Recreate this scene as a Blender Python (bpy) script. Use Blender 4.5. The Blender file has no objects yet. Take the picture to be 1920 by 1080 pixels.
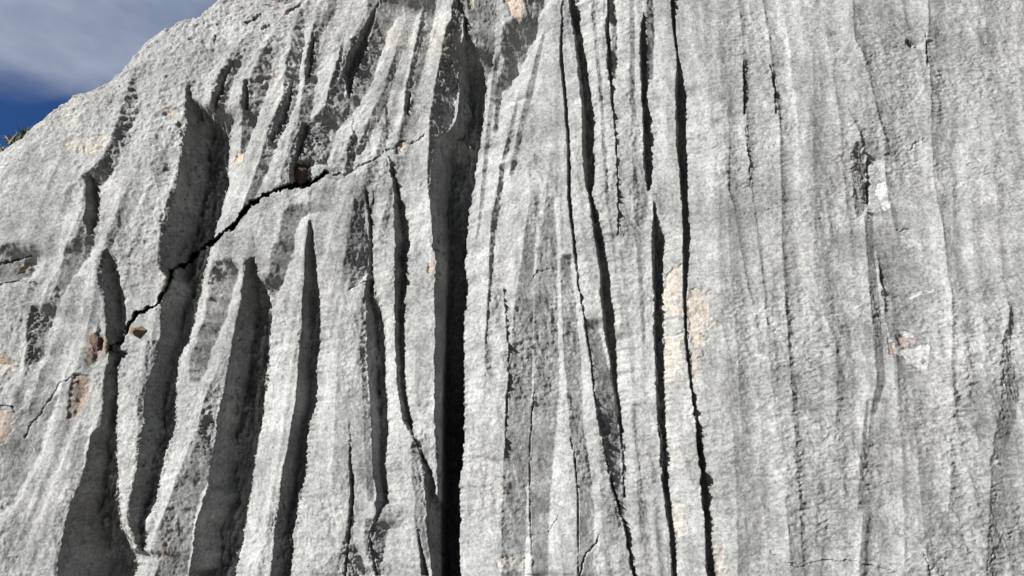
import bpy, math, random
import numpy as np
from mathutils import Vector, Matrix
random.seed(7)
S = bpy.context.scene
C = S.collection
W_, H_ = 1920.0, 1080.0

# ------------------------------------------------------------------ camera
PITCH = math.radians(14); LEAN = math.radians(8)
FPX = 1390.0                                   # focal length in photo pixels
CAM = np.array([0.0, 0.0, 1.62])
cd = bpy.data.cameras.new('camera'); cam = bpy.data.objects.new('camera', cd); C.objects.link(cam)
cam.location = CAM; cam.rotation_euler = (math.pi/2 + PITCH, 0, 0)
cd.sensor_width = 36.0; cd.lens = FPX/W_*36.0; cd.clip_start = 0.05; cd.clip_end = 5000
S.camera = cam
RIGHT = np.array([1.0, 0, 0]); FWD = np.array([0, math.cos(PITCH), math.sin(PITCH)]); UP = np.array([0, -math.sin(PITCH), math.cos(PITCH)])
# the frame of the wall: x right, y up the slab, z out of it
WN = np.array([0, -math.cos(LEAN), math.sin(LEAN)]); WU = np.array([0, math.sin(LEAN), math.cos(LEAN)])
WO = CAM + FWD*4.2                             # a point of the slab

# ------------------------------------------------------------------ light
LX, LY, LZ = -1.22, 0.66, 1.0                  # towards the sun, in the frame of the wall
sun_v = RIGHT*LX + WU*LY + WN*LZ; sun_v /= np.linalg.norm(sun_v)
sl = bpy.data.lights.new('sun', 'SUN'); sun = bpy.data.objects.new('sun', sl); C.objects.link(sun)
sl.energy = 5.0; sl.angle = math.radians(0.5); sl.color = (1.0, 0.98, 0.952)
sun.rotation_euler = Vector(sun_v).to_track_quat('Z', 'Y').to_euler(); sun.location = (-6, -6, 8)
elev = math.asin(sun_v[2]); azim = math.atan2(sun_v[0], sun_v[1])
wd = bpy.data.worlds.new('World'); S.world = wd; wd.use_nodes = True
nt = wd.node_tree; nt.nodes.clear(); N = nt.nodes.new; Lk = nt.links.new
out = N('ShaderNodeOutputWorld'); bg = N('ShaderNodeBackground'); sky = N('ShaderNodeTexSky')
sky.sky_type = 'NISHITA'; sky.sun_disc = False; sky.sun_elevation = elev; sky.sun_rotation = azim
sky.ozone_density = 3.0; sky.air_density = 0.9; sky.dust_density = 0.2; sky.altitude = 1800
tc = N('ShaderNodeTexCoord'); mp = N('ShaderNodeMapping'); mp.inputs['Scale'].default_value = (2.6, 2.6, 5.4)
mp.inputs['Rotation'].default_value = (0.0, 0.35, 0.2); mp.inputs['Location'].default_value = (0.55, 0.1, 0.35)
n1 = N('ShaderNodeTexNoise'); n1.inputs['Scale'].default_value = 0.8; n1.inputs['Detail'].default_value = 7; n1.inputs['Roughness'].default_value = 0.5
Lk(tc.outputs['Generated'], mp.inputs['Vector']); Lk(mp.outputs[0], n1.inputs['Vector'])
sep = N('ShaderNodeSeparateXYZ'); Lk(tc.outputs['Generated'], sep.inputs[0])
# cloud bank higher up, open blue low to the left
add = N('ShaderNodeMath'); add.operation = 'MULTIPLY_ADD'; Lk(sep.outputs['Z'], add.inputs[0]); add.inputs[1].default_value = 3.4
Lk(n1.outputs['Fac'], add.inputs[2])
rp = N('ShaderNodeValToRGB'); rp.color_ramp.elements[0].position = 0.0; rp.color_ramp.elements[1].position = 1.0
mr = N('ShaderNodeMapRange'); mr.inputs['From Min'].default_value = 1.76; mr.inputs['From Max'].default_value = 1.93; Lk(add.outputs[0], mr.inputs['Value'])
mr.inputs['To Min'].default_value = 0.0; mr.inputs['To Max'].default_value = 0.93; mr.interpolation_type = 'SMOOTHSTEP'
n2 = N('ShaderNodeTexNoise'); n2.inputs['Scale'].default_value = 1.9; n2.inputs['Detail'].default_value = 8; n2.inputs['Roughness'].default_value = .55
Lk(mp.outputs[0], n2.inputs['Vector'])
cr = N('ShaderNodeValToRGB'); cr.color_ramp.elements[0].position = 0.40; cr.color_ramp.elements[0].color = (1.75, 2.25, 3.35, 1)
cr.color_ramp.elements[1].position = 0.66; cr.color_ramp.elements[1].color = (3.5, 4.0, 5.2, 1)
Lk(n2.outputs['Fac'], cr.inputs['Fac'])
hs = N('ShaderNodeMixRGB'); hs.blend_type = 'MULTIPLY'; hs.inputs['Fac'].default_value = 1; hs.inputs[2].default_value = (0.30, 0.50, 0.80, 1)
Lk(sky.outputs[0], hs.inputs[1])
mx = N('ShaderNodeMixRGB'); Lk(mr.outputs[0], mx.inputs['Fac']); Lk(hs.outputs[0], mx.inputs[1]); Lk(cr.outputs[0], mx.inputs[2])
# the bright bank of cloud stands beyond the cliff; away from it the sky is dimmed to cut ambient fill in the shadows
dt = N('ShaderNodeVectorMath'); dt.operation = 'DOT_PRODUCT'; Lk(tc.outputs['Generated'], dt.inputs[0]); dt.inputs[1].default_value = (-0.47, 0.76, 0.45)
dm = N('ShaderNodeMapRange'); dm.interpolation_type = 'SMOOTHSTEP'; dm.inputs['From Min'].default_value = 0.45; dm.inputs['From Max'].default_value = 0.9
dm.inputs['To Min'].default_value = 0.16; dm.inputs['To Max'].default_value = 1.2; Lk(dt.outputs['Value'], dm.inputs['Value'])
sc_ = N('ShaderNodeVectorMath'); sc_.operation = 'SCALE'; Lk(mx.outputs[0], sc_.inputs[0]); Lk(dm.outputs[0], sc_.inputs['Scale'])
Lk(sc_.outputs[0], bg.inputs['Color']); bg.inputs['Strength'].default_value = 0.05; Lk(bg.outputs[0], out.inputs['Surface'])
S.view_settings.view_transform = 'Standard'; S.view_settings.look = 'None'; S.view_settings.exposure = 0.76; S.view_settings.gamma = 1.0

# ------------------------------------------------------------------ helpers
def tag(o, label=None, cat=None, group=None, kind=None):
    if label: o['label'] = label
    if cat: o['category'] = cat
    if group: o['group'] = group
    if kind: o['kind'] = kind
    return o

def smooth(t): return t*t*(3 - 2*t)
def vnoise(x, y, seed):                         # gradient noise, about -1..1
    rs = np.random.RandomState(seed); n = 256
    ang = rs.rand(n, n)*2*np.pi; gx = np.cos(ang); gy = np.sin(ang)
    xi = np.floor(x).astype(np.int64); yi = np.floor(y).astype(np.int64); fx = x - xi; fy = y - yi
    u = fx*fx*fx*(fx*(fx*6-15)+10); v = fy*fy*fy*(fy*(fy*6-15)+10)
    x0 = xi % n; x1 = (xi+1) % n; y0 = yi % n; y1 = (yi+1) % n
    a = gx[x0, y0]*fx + gy[x0, y0]*fy; b = gx[x1, y0]*(fx-1) + gy[x1, y0]*fy
    c = gx[x0, y1]*fx + gy[x0, y1]*(fy-1); d = gx[x1, y1]*(fx-1) + gy[x1, y1]*(fy-1)
    return ((a*(1-u)+b*u)*(1-v) + (c*(1-u)+d*u)*v)*1.5
def fbm(x, y, seed, octaves=4, gain=0.5):
    r = 0; am = 1
    for o in range(octaves): r = r + am*vnoise(x*2**o + 13.7*o, y*2**o + 5.1*o, seed+o); am *= gain
    return r
def ridged(x, y, seed, octaves=3, gain=0.5):    # creases where the noise changes sign
    r = 0; am = 1
    for o in range(octaves): r = r + am*(1 - 2*np.abs(vnoise(x*2**o + 3.3*o, y*2**o + 9.1*o, seed+o))); am *= gain
    return r

def ray(u, v):
    u = np.asarray(u, float)[..., None]; v = np.asarray(v, float)[..., None]
    return FWD*FPX + RIGHT*(u - W_/2) + UP*(H_/2 - v)
def on_wall(u, v, h=0.0):                       # where the line of sight meets the slab's plane lifted by h
    d = ray(u, v); k = ((WO + WN*h - CAM) @ WN)/(d @ WN)
    return CAM + d*k[..., None]
def to_wall(P): q = P - WO; return q @ RIGHT, q @ WU, q @ WN
def project(X, Y, Z):
    q = WO - CAM; px = X; py = q[1] + Y*WU[1] + Z*WN[1]; pz = q[2] + Y*WU[2] + Z*WN[2]
    f = py*FWD[1] + pz*FWD[2]; up = py*UP[1] + pz*UP[2]
    return W_/2 + FPX*px/f, H_/2 - FPX*up/f

# ------------------------------------------------------------------ the shapes of the slab, measured on its surface
M0U, M0V, MW, MH = -260, -220, 2440, 1520       # the map that carries the flutes
slope_map = np.zeros((MH, MW), np.float32)      # 0 open rock, <1 flank turned from the sun, 2 deep side of a fin
rough_map = np.zeros((MH, MW), np.float32)
gv, gu = np.mgrid[0:MH, 0:MW].astype(np.float32); gu += M0U; gv += M0V
w1 = 3.2*vnoise(gu/17, gv/30, 11) + 1.5*vnoise(gu/6, gv/7, 12) + 5*vnoise(gu/50, gv/90, 16)
w3 = 1.5*vnoise(gu/4.2, gv/4.2, 17) + 1.2*vnoise(gu/9, gv/9, 18)
w2 = 3.2*vnoise(gu/17, gv/17, 13) + 1.5*vnoise(gu/6, gv/6, 14)

def strip(rows, k, rough=0.0, warp=1.0, soft=0):
    rows = sorted(rows); ys = [r[0] for r in rows]
    if k >= 1.5 and k < 2.5: fins.append([(r[1], r[0], min(max((r[2]-r[1])/14, 0), 1)) for r in rows])
    v0 = max(int(ys[0]) - M0V - 8, 0); v1 = min(int(ys[-1]) - M0V + 9, MH)
    lo = min(r[1] for r in rows); hi = max(r[2] for r in rows)
    u0 = max(int(lo) - M0U - 14, 0); u1 = min(int(hi) - M0U + 15, MW)
    vv = gv[v0:v1, u0:u1] + w2[v0:v1, u0:u1]*0.5*warp; uu = gu[v0:v1, u0:u1]
    l = np.interp(vv, ys, [r[1] for r in rows]); r_ = np.interp(vv, ys, [r[2] for r in rows])
    wd_ = np.maximum(r_ - l, 0)
    wk = np.clip(wd_/16, 0.12, 1)*warp*(1 if k > .7 else .3)
    ul = uu + w1[v0:v1, u0:u1]*0.38*wk + w3[v0:v1, u0:u1]*.9*wk
    ur = uu + w3[v0:v1, u0:u1]*wk + w2[v0:v1, u0:u1]*.7*wk + w1[v0:v1, u0:u1]*0.25*wk
    ins = (ul >= l) & (ur < r_) & (vv >= ys[0]) & (vv <= ys[-1])
    m = slope_map[v0:v1, u0:u1]; m[ins] = np.maximum(m[ins], k) if k >= 1.5 else np.where(m[ins] >= 1.5, m[ins], k)
    if rough:
        q = rough_map[v0:v1, u0:u1]; q[ins] = np.maximum(q[ins], rough)

relief = np.zeros((MH, MW), np.float32); fins = []
def ridge(pts, amp, wl, wr, ends=60):           # knife-edged rib: (x, y[, strength]); wl, wr = spread to each side
    pts = sorted(pts, key=lambda p: p[1]); ys = [p[1] for p in pts]
    v0 = max(int(ys[0] - ends) - M0V, 0); v1 = min(int(ys[-1] + ends) - M0V, MH)
    if v1 <= v0: return
    wob = 1.0
    if pts[0][0] > 1290: amp, wr, wob = amp*1.9, wr*1.5, .3
    elif pts[0][0] > 900 and ends > 30: amp, wr, wob = amp*1.9, wr*1.3, .5
    elif ends > 30 and 400 < pts[0][0] < 860 and pts[0][1] < 140: amp, wr, wl = amp*2.0, wr*2.9, wl*.8
    elif ends > 30: amp, wr = amp*1.5, wr*1.5
    rows = gv[v0:v1, 0]; xc = np.interp(rows, ys, [p[0] for p in pts]); st = np.interp(rows, ys, [p[2] if len(p) > 2 else 1 for p in pts])
    n_ = min(len(pts), 3); sl0 = (pts[1][0]-pts[0][0])/(ys[1]-ys[0]+.01); sl1 = (pts[-1][0]-pts[-2][0])/(ys[-1]-ys[-2]+.01)
    xc = xc + np.where(rows < ys[0], (rows-ys[0])*sl0, 0) + np.where(rows > ys[-1], (rows-ys[-1])*sl1, 0)
    st = st*np.clip(1 - (ys[0]-rows)/ends, 0, 1)*np.clip(1 - (rows-ys[-1])/ends, 0, 1)*smooth_rows(rows, int(xc[0]))
    m = int(max(wl, wr)*4 + 12); u0 = max(int(xc.min()) - m - M0U, 0); u1 = min(int(xc.max()) + m - M0U, MW)
    if u1 <= u0: return
    d = gu[v0:v1, u0:u1] - xc[:, None] + wob*(w1[v0:v1, u0:u1]*.45 + w3[v0:v1, u0:u1]*.35)
    relief[v0:v1, u0:u1] += (amp*st[:, None]*np.where(d < 0, np.exp(np.minimum(d, 0)/wl), np.exp(-np.maximum(d, 0)/wr))).astype(np.float32)
def smooth_rows(rows, seed): return .8 + .35*vnoise(rows/70., rows*0 + seed*.37, 19)
def inside(poly, uu, vv):
    r = np.zeros(uu.shape, bool); n = len(poly)
    for i in range(n):
        x1, y1 = poly[i]; x2, y2 = poly[(i+1) % n]
        if y1 == y2: continue
        c = ((y1 > vv) != (y2 > vv)) & (uu < (x2-x1)*(vv-y1)/(y2-y1) + x1); r ^= c
    return r
def facet(poly, k, rough=0.0, warp=1.6):
    xs = [p[0] for p in poly]; ys = [p[1] for p in poly]
    u0 = max(int(min(xs)) - M0U - 14, 0); u1 = min(int(max(xs)) - M0U + 15, MW)
    v0 = max(int(min(ys)) - M0V - 14, 0); v1 = min(int(max(ys)) - M0V + 15, MH)
    ins = inside(poly, gu[v0:v1, u0:u1] + w1[v0:v1, u0:u1]*warp, gv[v0:v1, u0:u1] + w2[v0:v1, u0:u1]*warp)
    m = slope_map[v0:v1, u0:u1]; m[ins] = np.where(m[ins] >= 1.5, m[ins], k)
    if rough:
        q = rough_map[v0:v1, u0:u1]; q[ins] = np.maximum(q[ins], rough)
D = 2.0
def line(pts, w, k=D):                          # thin rill edge: (y, x[, width])
    strip([(p[0], p[1], p[1] + (p[2] if len(p) > 2 else w)) for p in pts], k, 0.1, 0.8)

# flanks first, deep sides after
facet([(443,97),(413,143),(400,173),(398,213),(420,200),(430,160),(450,133),(460,110)], .72, .5)
facet([(500,93),(477,133),(457,173),(457,207),(473,187),(487,153),(510,110)], .72, .5)
facet([(460,235),(455,280),(470,265),(480,235)], .72, .5)
facet([(587,53),(573,140),(580,157),(597,100),(600,67)], .72, .5)
facet([(550,80),(540,110),(530,200),(507,240),(513,257),(533,253),(547,187),(560,117)], .72, .5)
facet([(617,200),(573,233),(553,283),(545,307),(560,320),(613,310),(617,283),(633,213)], .72, .5)
facet([(695,-10),(718,-10),(707,60),(697,143),(680,180),(690,83)], .72, .5)
strip([(0,795,804),(50,787,796),(110,773,785),(167,760,772),(215,757,768)], .9, 1)
strip([(123,742,747),(157,728,737),(180,716,723)], .95, 1)
strip([(187,721,727),(265,725,729)], .95, .6)
facet([(667,228),(658,260),(648,325),(660,318),(672,260)], .9, 1)
facet([(235,185),(215,255),(195,310),(165,325),(160,350),(195,335),(225,290),(260,210)], .5, .5)
facet([(153,430),(127,470),(118,505),(140,520),(170,480),(178,437)], .5, .5)
facet([(80,575),(65,600),(50,670),(45,690),(62,692),(85,670),(100,590),(93,575)], .5, .4)
facet([(533,393),(517,437),(507,487),(497,540),(513,560),(533,520),(560,430),(580,400),(560,385)], .62, .35)
facet([(403,493),(387,560),(363,640),(355,720),(380,720),(425,600),(450,500),(430,485)], .46, .3)
facet([(383,780),(350,870),(315,960),(290,1090),(355,1090),(375,950),(405,840),(410,790)], .52, .4)
facet([(665,372),(683,378),(692,510),(655,545),(647,500),(653,430)], .74, .8)
facet([(683,973),(717,980),(733,997),(713,1090),(703,1090),(690,1007)], .65, .4)
facet([(770,830),(777,960),(783,1000),(800,1050),(797,940),(790,880)], .45, .4)
facet([(30,780),(110,740),(70,860),(20,950),(-60,1000),(-40,860)], .3, .3)
facet([(170,800),(165,870),(110,1060),(95,1000),(130,890),(150,800)], .3, .6)
facet([(277,640),(303,640),(270,880),(245,950),(262,740)], .55, .6)
strip([(0,850,868),(33,847,869),(67,833,868),(127,822,860),(173,813,860),(220,807,852),(300,803,814),(365,803,808)], .88, 1)
strip([(550,676,684),(640,676,686),(720,680,691),(820,683,698),(940,690,703)], .5, .4)
facet([(660,950),(668,1010),(700,1080),(645,1090),(650,1000)], .6, .7)
facet([(983,-10),(1025,-10),(1008,60),(990,100),(972,135),(970,90),(978,40)], .5, .3)
facet([(945,40),(975,38),(975,95),(965,140),(945,180),(935,250),(928,240),(935,170),(940,100)], .84, .4)
facet([(30,455),(65,480),(62,520),(20,535),(-20,520),(-20,470)], .6, .3)
facet([(700,-10),(770,-10),(735,60),(700,150),(690,140),(705,60)], .45, .5)
facet([(620,-10),(640,-10),(600,70),(590,60)], .5, .6); facet([(760,0),(795,0),(780,60),(755,100)], .3, .5)
facet([(880,-10),(930,-10),(925,120),(912,230),(914,150),(885,50)], .35, .4)
strip([(310,938,946),(360,933,942),(400,923,936),(470,919,927),(550,916,921),(645,910,912)], .95, .6)
strip([(380,993,1008),(527,973,1001),(600,963,1000),(720,953,998),(787,947,996),(920,943,990),(1090,940,985)], .40, .2)
strip([(370,1027,1040),(460,1010,1045),(527,1002,1045),(720,1002,1050),(853,993,1040),(953,992,1030),(1090,997,1030)], .33, .15)
strip([(480,1050,1070),(660,1057,1090),(787,1068,1095),(937,1083,1115),(1090,1083,1112)], .42, .15)
strip([(600,1092,1120),(720,1113,1150),(787,1122,1160),(853,1132,1163),(930,1150,1169),(990,1160,1171)], .66, .2)
for q in ([(95,443,452),(143,413,442),(200,398,428),(260,394,406)], [(85,503,510),(133,477,512),(190,457,497),(240,455,478),(290,452,460)],
          [(20,562,570),(80,552,573),(140,540,563),(200,530,556),(260,500,526),(330,478,498),(390,455,470),(430,440,444)], [(45,590,602),(140,574,597),(230,560,582),(300,540,556)],
          [(120,640,648),(200,617,645),(260,565,630),(310,545,612)], [(-10,700,738),(50,690,732),(110,660,712),(160,668,698),(205,630,668),(262,600,622)],
          [(88,745,757),(180,716,733),(232,690,710),(290,668,676)], [(-10,805,822),(50,795,813),(110,783,799),(212,760,773),(290,740,748)],
          [(130,252,258),(185,236,258),(255,215,243),(310,195,223),(350,165,192)], [(425,150,160),(505,120,148),(560,92,116),(650,60,74)]):
    strip(q, .55, .35)
for q in ([(60,1018,1024),(160,990,1004),(240,972,984),(330,955,964)], [(187,967,974),(260,951,960),(300,941,950)], [(-20,1105,1112),(160,1122,1130),(360,1135,1142),(480,1150,1155)],
          [(-20,1180,1190),(200,1182,1192),(420,1190,1200),(640,1205,1212)], [(100,930,938),(240,912,922),(380,900,908),(450,893,897)], [(760,1185,1192),(1000,1200,1210)]):
    strip(q, .38, .12)
strip([(-20,1215,1225),(60,1212,1228),(150,1213,1226)], .6, .6)
strip([(-20,1137,1150),(60,1148,1158),(150,1149,1156)], .6, .6)
facet([(1603,262),(1622,300),(1624,400),(1612,410),(1600,380),(1597,300)], .6, .6)
strip([(400,1621,1637),(480,1626,1641),(560,1632,1649),(640,1639,1656),(720,1645,1662),(780,1630,1640)], .55, .6)
facet([(1880,610),(1898,643),(1910,720),(1905,790),(1885,850),(1862,880),(1872,720)], .5, .9)
strip([(870,1860,1873),(1000,1853,1870),(1300,1840,1866)], .42, .7)
strip([(750,1625,1630),(853,1614,1624),(960,1608,1620)], .45, .2)
facet([(543,306),(560,303),(577,300),(582,330),(578,345),(560,352),(545,349),(541,330)], D, 0, .6)
facet([(566,228),(560,250),(552,285),(548,305),(556,300),(572,262),(578,235)], D, .5, .8)
strip([(70,643,645),(110,634,642),(150,622,634),(190,612,626),(215,606,616)], .9, 1); strip([(150,545,552),(200,530,545),(240,512,528),(270,502,512)], D, .6)
strip([(150,458,464),(180,455,466),(205,457,464)], D, .6); strip([(120,432,440),(150,410,424),(190,400,412),(210,398,404)], D, .6); strip([(60,585,590),(100,578,588),(145,573,582)], D, .6)
strip([(170,765,772),(185,762,770),(212,758,766)], D, .6); strip([(575,60,72),(610,52,74),(650,50,68),(685,46,60)], .95, .9)
strip([(600,185,190),(640,178,188),(680,172,182)], .9, .8); strip([(640,205,230),(670,200,218)], .8, .8)
# deep shaded sides of the fins
strip([(467,197,202),(493,190,217),(547,194,230),(573,198,235),(607,200,236),(637,200,228),(657,200,214)], D)
strip([(655,200,222),(663,203,240),(677,202,230),(687,200,221),(720,195,222),(797,191,218),(820,170,219),(863,167,221),(907,150,225),(947,130,227),(973,124,227),(1013,115,247),(1053,108,258),(1080,107,256),(1300,60,220)], D, 0)
strip([(160,350,356),(185,349,361),(200,349,376),(218,351,402),(237,351,430),(250,346,431),(300,340,430),(360,325,427),(410,312,413),(450,304,401),(500,297,389),(520,312,385),(573,303,373),(643,300,354),(673,292,336),(720,272,333),(793,268,330),(823,261,325),(860,258,310),(920,248,298),(947,244,293),(980,243,274),(1003,250,273),(1033,258,268)], D)
strip([(327,163,170),(345,162,184),(360,161,187),(393,161,187),(417,157,185),(437,166,173)], D, .3)
strip([(483,470,477),(497,460,481),(517,458,484),(540,457,500),(577,450,512),(607,443,510),(643,437,505),(720,421,501),(787,407,493),(837,402,483),(920,387,473),(987,367,462),(1037,363,453),(1080,355,443),(1300,320,390)], D)
strip([(413,578,582),(433,577,587),(477,572,592),(540,569,597),(593,566,600),(637,563,602),(693,560,595),(747,554,595),(803,545,580),(837,540,577),(887,530,573),(947,522,560),(1003,513,550),(1080,507,545),(1300,480,500)], D)
strip([(355,683,686),(363,684,690),(410,690,697),(460,693,699),(510,691,700),(547,683,702),(577,684,712),(610,685,720),(660,688,725),(720,691,723),(770,695,728),(820,697,727),(870,699,723),(907,702,727),(943,704,728),(960,708,714)], D)
strip([(940,702,712),(960,707,716),(1000,690,694),(1040,696,702),(1080,703,710)], D)
strip([(293,727,729),(320,731,740),(345,737,746),(380,739,755),(420,740,765),(443,740,767),(510,740,762),(593,740,759),(643,740,757),(720,744,759),(747,749,763),(787,757,772),(817,772,775),(850,785,793),(887,793,810),(927,797,818),(953,799,821),(1003,801,840),(1080,810,840),(1300,815,840)], D)
strip([(-200,830,850),(0,857,863),(33,869,874),(63,869,878),(73,869,884),(100,862,897),(133,858,908),(160,860,912),(200,860,908),(240,850,904),(262,816,901),(300,813,896),(360,805,889),(393,805,880),(453,811,875),(493,818,872),(547,814,877),(593,815,870),(720,815,871),(787,814,871),(853,818,869),(887,819,863),(953,821,862),(1080,812,863),(1300,800,855)], D)
strip([(-10,716,718),(20,700,706),(50,684,698),(83,664,688),(110,650,680),(140,644,668),(165,648,660),(185,655,657)], D, .5)
strip([(-200,1040,1048),(0,1065,1082),(50,1073,1087),(110,1083,1099),(167,1088,1107),(217,1090,1113),(283,1092,1114),(345,1097,1113),(360,1103,1110),(430,1113,1128),(490,1123,1139),(555,1127,1147),(610,1132,1152),(655,1139,1155),(720,1148,1157),(770,1157,1165),(837,1162,1168),(933,1170,1172)], D)
strip([(840,1131,1133),(887,1140,1144),(940,1154,1160),(985,1167,1174),(1037,1178,1184),(1080,1185,1193),(1300,1230,1240)], D)
line([(0,1053,2),(110,1050,5),(187,1057,6),(267,1063,6),(360,1064,6),(410,1068,6),(477,1076,5),(543,1083,4),(610,1096,3),(677,1107,3),(787,1117,3),(840,1131,3)], 4)
line([(-100,1136,3),(0,1137,4),(67,1135,8),(117,1138,9),(160,1141,8),(200,1147,4),(267,1153,3),(360,1157,3),(443,1158,2)], 3)
strip([(25,1204,1209),(67,1200,1212),(117,1200,1213),(183,1203,1214),(247,1204,1221),(317,1208,1223),(345,1211,1221),(360,1214,1217)], D)
strip([(375,1223,1224),(410,1223,1231),(425,1222,1238),(440,1222,1244),(493,1222,1242),(593,1224,1241),(677,1228,1244),(720,1229,1245),(787,1232,1248),(860,1237,1250),(920,1243,1255),(987,1253,1262),(1037,1257,1268),(1080,1260,1269),(1300,1280,1290)], D)
strip([(-200,1235,1242),(0,1256,1264),(67,1263,1268),(105,1270,1272),(130,1269,1278),(150,1268,1281),(200,1267,1287),(267,1268,1287),(360,1277,1289),(427,1280,1292),(470,1281,1294),(510,1281,1290),(560,1282,1287),(643,1284,1289),(720,1293,1298),(787,1302,1310),(860,1308,1320),(920,1313,1327),(987,1320,1332),(1037,1323,1335),(1080,1325,1342),(1300,1345,1365)], D)
line([(112,1392,1),(140,1392,5),(187,1394,5),(215,1395,2)], 3); line([(235,1397,1),(300,1403,2.5),(350,1407,1)], 2)
line([(120,1443,1),(150,1448,5),(180,1451,4),(215,1454,1)], 2); line([(280,1615,1),(300,1621,2),(360,1623,3.5),(410,1628,1)], 2); line([(485,1645,1),(520,1648,3),(560,1653,1)], 2)
line([(60,1734,1),(85,1736,3),(125,1738,1)], 2)
ridge([(1382,0),(1388,67),(1393,140),(1397,250),(1408,360),(1417,427),(1425,503),(1440,720,.6),(1478,1080,.3)], .011, 22, 4.5)
ridge([(1362,200,.5),(1363,360),(1373,380),(1387,460),(1400,543),(1413,593),(1420,700,.4)], .007, 18, 4)
ridge([(1430,0),(1435,50),(1448,150),(1453,200),(1458,267),(1462,360),(1463,460),(1467,577),(1480,800,.5),(1500,1080,.4)], .012, 20, 5)
ridge([(1466,20),(1478,100),(1490,230),(1496,360,.5)], .008, 6, 16)
ridge([(1515,-50),(1520,300),(1530,700),(1520,1080)], .011, 40, 36)
ridge([(1545,80),(1560,180),(1570,240),(1577,330),(1590,430)], .007, 20, 5)
ridge([(1590,-60),(1592,17),(1595,83),(1607,107),(1630,180),(1643,230),(1656,267),(1663,333),(1672,400),(1684,450,.5)], .011, 24, 7)
ridge([(1603,257),(1621,300),(1623,360),(1628,410),(1643,477),(1648,527),(1657,593),(1667,660),(1672,760,.5)], .012, 26, 5)
ridge([(1640,560),(1645,640),(1625,760),(1613,853),(1606,960),(1600,1080)], .012, 20, 14)
ridge([(1685,0),(1695,50),(1712,95),(1727,150),(1740,230,.5)], .008, 16, 7)
ridge([(1731,-60),(1735,67),(1738,133),(1743,200),(1747,283),(1755,360),(1765,427),(1772,493),(1780,560),(1778,627),(1776,760,.8),(1770,950,.5)], .018, 30, 9)
ridge([(1560,640),(1558,760),(1548,900),(1530,1080)], .010, 30, 20)
ridge([(1674,700),(1680,860),(1688,1080)], .012, 18, 26); ridge([(1704,760),(1712,900),(1730,1080)], .008, 12, 22)
ridge([(1880,590),(1875,700),(1862,870),(1852,1080),(1845,1250)], .020, 40, 10)
ridge([(1840,-60),(1850,200),(1865,420),(1880,580)], .012, 40, 40)
ridge([(1310,-60),(1335,300),(1350,600),(1375,900),(1390,1250)], .012, 26, 22); ridge([(1345,100),(1362,400),(1385,800)], .007, 16, 12)
ridge([(1440,560),(1455,800),(1475,1080)], .008, 22, 12)
ridge([(1800,640),(1815,850),(1810,1080)], .008, 40, 30); ridge([(1920,-60),(1935,400),(1925,900)], .012, 50, 50)
# ribs of the centre and the left
ridge([(993,300,.4),(993,380),(983,443),(973,527),(963,593),(957,660),(952,720),(947,787),(943,920),(941,1090)], .012, 24, 10)
ridge([(1027,330),(1017,427),(1010,460),(1002,527),(1002,720),(993,853),(992,953),(997,1080)], .008, 16, 6)
ridge([(1050,380),(1052,577),(1057,660),(1063,720),(1068,787),(1077,860),(1083,937),(1083,1090)], .010, 20, 7)
ridge([(967,187),(950,260),(940,300),(935,360),(923,393),(920,493),(913,577),(910,643),(905,760,.3)], .014, 16, 6)
ridge([(1045,-60),(1020,60),(990,160),(972,240),(955,330)], .012, 20, 30)
ridge([(1160,560,.4),(1185,760),(1200,1000)], .007, 30, 20); ridge([(1180,-60),(1182,200),(1190,420),(1205,640)], .008, 18, 18)
ridge([(1105,-20),(1122,160),(1135,360),(1150,480)], .007, 10, 14)
ridge([(910,-60),(925,60),(912,240),(900,380)], .012, 14, 14)
ridge([(880,420),(882,600),(878,800),(872,1080)], .012, 6, 30)
ridge([(900,640),(890,850),(885,1080)], .006, 25, 30)
ridge([(445,92),(413,143),(398,213),(393,290,.4)], .020, 22, 9); ridge([(505,85),(477,133),(455,190),(455,262,.5)], .020, 20, 10)
ridge([(552,75),(530,200),(507,240),(480,330),(450,400,.6)], .018, 18, 10); ridge([(590,45),(573,140),(560,230),(540,300)], .016, 16, 9)
ridge([(640,120),(617,200),(573,240),(545,300)], .020, 22, 12); ridge([(700,-60),(690,50),(647,110),(615,205),(590,262,.6)], .016, 16, 9)
ridge([(745,88),(715,182),(690,232),(663,250,.6)], .014, 18, 8); ridge([(805,-60),(795,20),(757,212),(735,272,.5)], .018, 18, 8)
ridge([(850,28),(822,127),(807,220),(803,300),(803,400,.5)], .012, 18, 12); ridge([(775,-60),(740,60),(700,170),(640,290)], .010, 14, 14)
ridge([(252,125,.5),(235,185),(215,255),(195,310),(162,335)], .022, 26, 14); ridge([(152,425),(118,505),(90,560),(60,650),(45,700,.5)], .022, 24, 14)
ridge([(340,40,.4),(310,140),(260,330),(215,430),(192,500)], .018, 26, 22); ridge([(100,330),(60,450),(20,560)], .014, 22, 18)
ridge([(405,700),(367,803),(333,887),(310,953),(283,1020),(263,1080)], .014, 9, 9); ridge([(385,500),(372,575),(352,650),(338,715)], .014, 8, 14)
ridge([(130,700),(104,780),(78,860),(40,940),(0,1005),(-60,1090)], .018, 10, 30); ridge([(110,560),(95,640),(50,760),(-20,880)], .012, 20, 20)
ridge([(640,400),(600,520,.6)], .012, 18, 10); ridge([(665,370),(650,450),(640,560),(628,700),(625,900)], .010, 24, 12)
ridge([(560,390),(520,470,.6),(500,520,.3)], .014, 20, 10); ridge([(770,830),(778,960),(785,1010),(800,1080)], .010, 16, 8); ridge([(700,960),(690,1080)], .012, 16, 12)
ridge([(210,700),(195,760),(180,820),(150,905)], .014, 18, 6); ridge([(262,740),(258,860),(245,960)], .012, 14, 10)
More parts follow.
